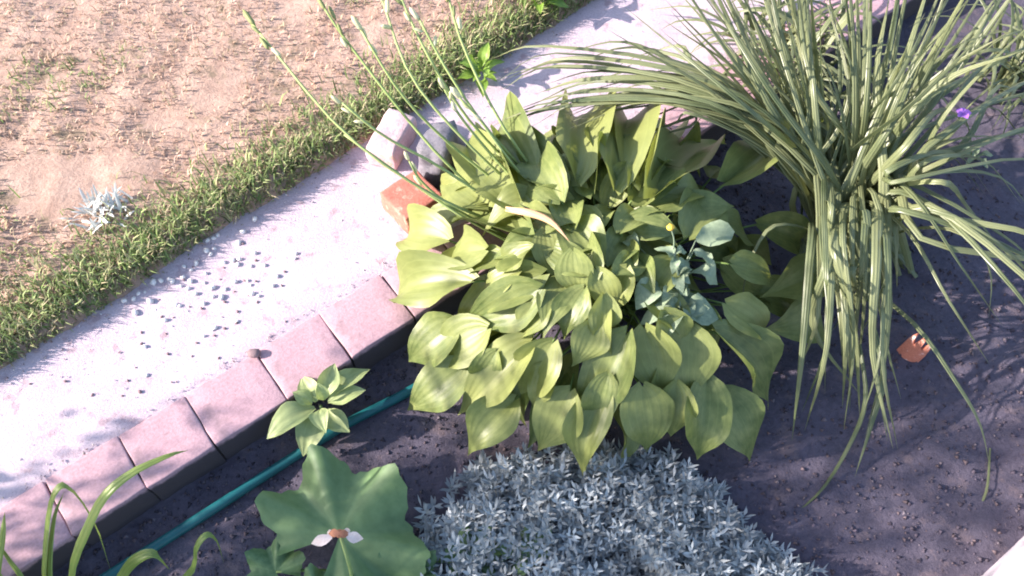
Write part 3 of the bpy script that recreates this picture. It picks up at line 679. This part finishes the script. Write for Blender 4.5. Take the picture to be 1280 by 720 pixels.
# terracotta shard standing in the soil
v_, f_ = [], []; n_ = 10
for i in range(n_ + 1):
    a = -.6 + 1.2 * i / n_; hgt = .075 + .022 * math.sin(i * 1.7) - .03 * abs(i / n_ - .4)
    for rr in (.055, .045):
        for h_ in (-.03, hgt): v_.append((rr * math.sin(a), -rr * math.cos(a) + .05, h_))
for i in range(n_):
    a = i * 4; b_ = a + 4; f_ += [(a, b_, b_ + 1, a + 1), (a + 2, a + 3, b_ + 3, b_ + 2), (a + 1, b_ + 1, b_ + 3, a + 3)]
f_ += [(0, 1, 3, 2), (n_ * 4, n_ * 4 + 2, n_ * 4 + 3, n_ * 4 + 1)]
sh = link('terracotta_shard', mesh('terracotta_shard', v_, f_, M['shard'], smooth=False)); sh.location = at(1132, 448, SOIL); sh.location.z = SOIL; sh.rotation_euler = (R(-18), R(8), R(-35))
tag(sh, 'broken terracotta pot shard standing in the soil beside the daylily', 'pot shard')
# silvery tuft in the lawn
u, v = to_uv(at(126, 262, .05)); TC = uv(u, v, lawn_z(u, v - edge(u)) - .003)
tf_ = thing('silver_tuft', TC, 'silvery white tuft of weed on the dry lawn near the path', 'weed')
for i in range(70):
    a = random.uniform(0, 6.283); L = random.uniform(.045, .085); e = random.uniform(.4, 1.4); b_ = TC + Vector((random.gauss(0, .032), random.gauss(0, .026), 0))
    d_ = Vector((math.cos(a) * math.cos(e), math.sin(a) * math.cos(e), math.sin(e)))
    strap(tf_, [b_, b_ + d_ * L * .6, b_ + d_ * L * .95 + Vector((0, 0, -.008))], random.uniform(.006, .011), M['silver'], .3, .4, 5)
# fresh green weeds at the lawn edge
for px, py, lab in ((602, 92, 'bright green broad leaved weed at the lawn edge beyond the grey stone'), (672, 12, 'small leafy weed at the lawn edge beside the far part of the path')):
    u, v = to_uv(at(px, py + 12, 0)); c = uv(u, v, 0); c.z = lawn_z(u, v - edge(u)) if v > edge(u) else 0.0
    wv = thing('broadleaf_weed', c, lab, 'weed')
    fm = blade('weed_leaf', 'ellip', M['fresh'], 7, 4, .3, .15, .3, 0, .1, 0, 70 + px)
    for k in range(13):
        a = k * 2.4; e = random.uniform(.1, 1.0); L = random.uniform(.05, .10); d_ = Vector((math.cos(a) * math.cos(e), math.sin(a) * math.cos(e), math.sin(e)))
        place_leaf(wv, fm, c + Vector((0, 0, .01 + .004 * k)) + d_ * .012, c + d_ * L + Vector((0, 0, .01 + .004 * k)), L * .45, Vector((0, 0, 1)) - d_ * .3)

# ------------------------------------------------------------------ unseen leafy shrub added for its broken shade, which falls across the front of the bed
BC = Vector((-2.55, .0, SOIL)); shrub = thing('shade_shrub', BC, 'leafy shrub added out of view to shade the front of the bed', 'shrub')
r_ = random.Random(5); tips = []
for i in range(9):
    a = i * 2.4; q = BC + Vector((math.cos(a) * r_.uniform(.1, .42), math.sin(a) * r_.uniform(.1, .36), r_.uniform(.7, 1.25))); tips.append(q)
for i in range(10):
    a = i * 2.4; q = BC + Vector((-.3 + math.cos(a) * r_.uniform(.1, .5), .22 + math.sin(a) * r_.uniform(.1, .42), r_.uniform(1.5, 2.15))); tips.append(q)
for i, q in enumerate(tips):
    put_tube('branch', catmull([BC + Vector((math.cos(i) * .03, math.sin(i) * .03, 0)), BC.lerp(q, .5) + Vector((0, 0, .1)), q], 8), lambda s: .013 - .009 * s, M['mortar'], shrub, 6)
Vv, Ff, Cc = [], [], []; k = 0
for i in range(4300):
    q = r_.choice(tips); f = .45 + .6 * r_.random() ** .7; c = BC.lerp(q, f) + Vector((r_.gauss(0, .14), r_.gauss(0, .13), r_.gauss(0, .10)))
    if c.z < SOIL + .1 or c.x > -1.75: continue
    d_ = Vector((r_.gauss(0, 1), r_.gauss(0, 1), r_.gauss(0, .6))).normalized(); sd_ = d_.cross(Vector((r_.gauss(0, 1), r_.gauss(0, 1), 1))).normalized(); L = r_.uniform(.04, .075)
    Vv += [c, c + d_ * L * .5 + sd_ * L * .24, c + d_ * L, c + d_ * L * .5 - sd_ * L * .24]; Ff += [(k, k + 1, k + 2), (k, k + 2, k + 3)]; k += 4
    t_ = r_.uniform(.7, 1.2); Cc += [(.09 * t_, .14 * t_, .045 * t_)] * 4
fo = bulk('foliage', [tuple(v - BC) for v in Vv], Ff, np.array(Cc), M['tint']); fo.parent = shrub
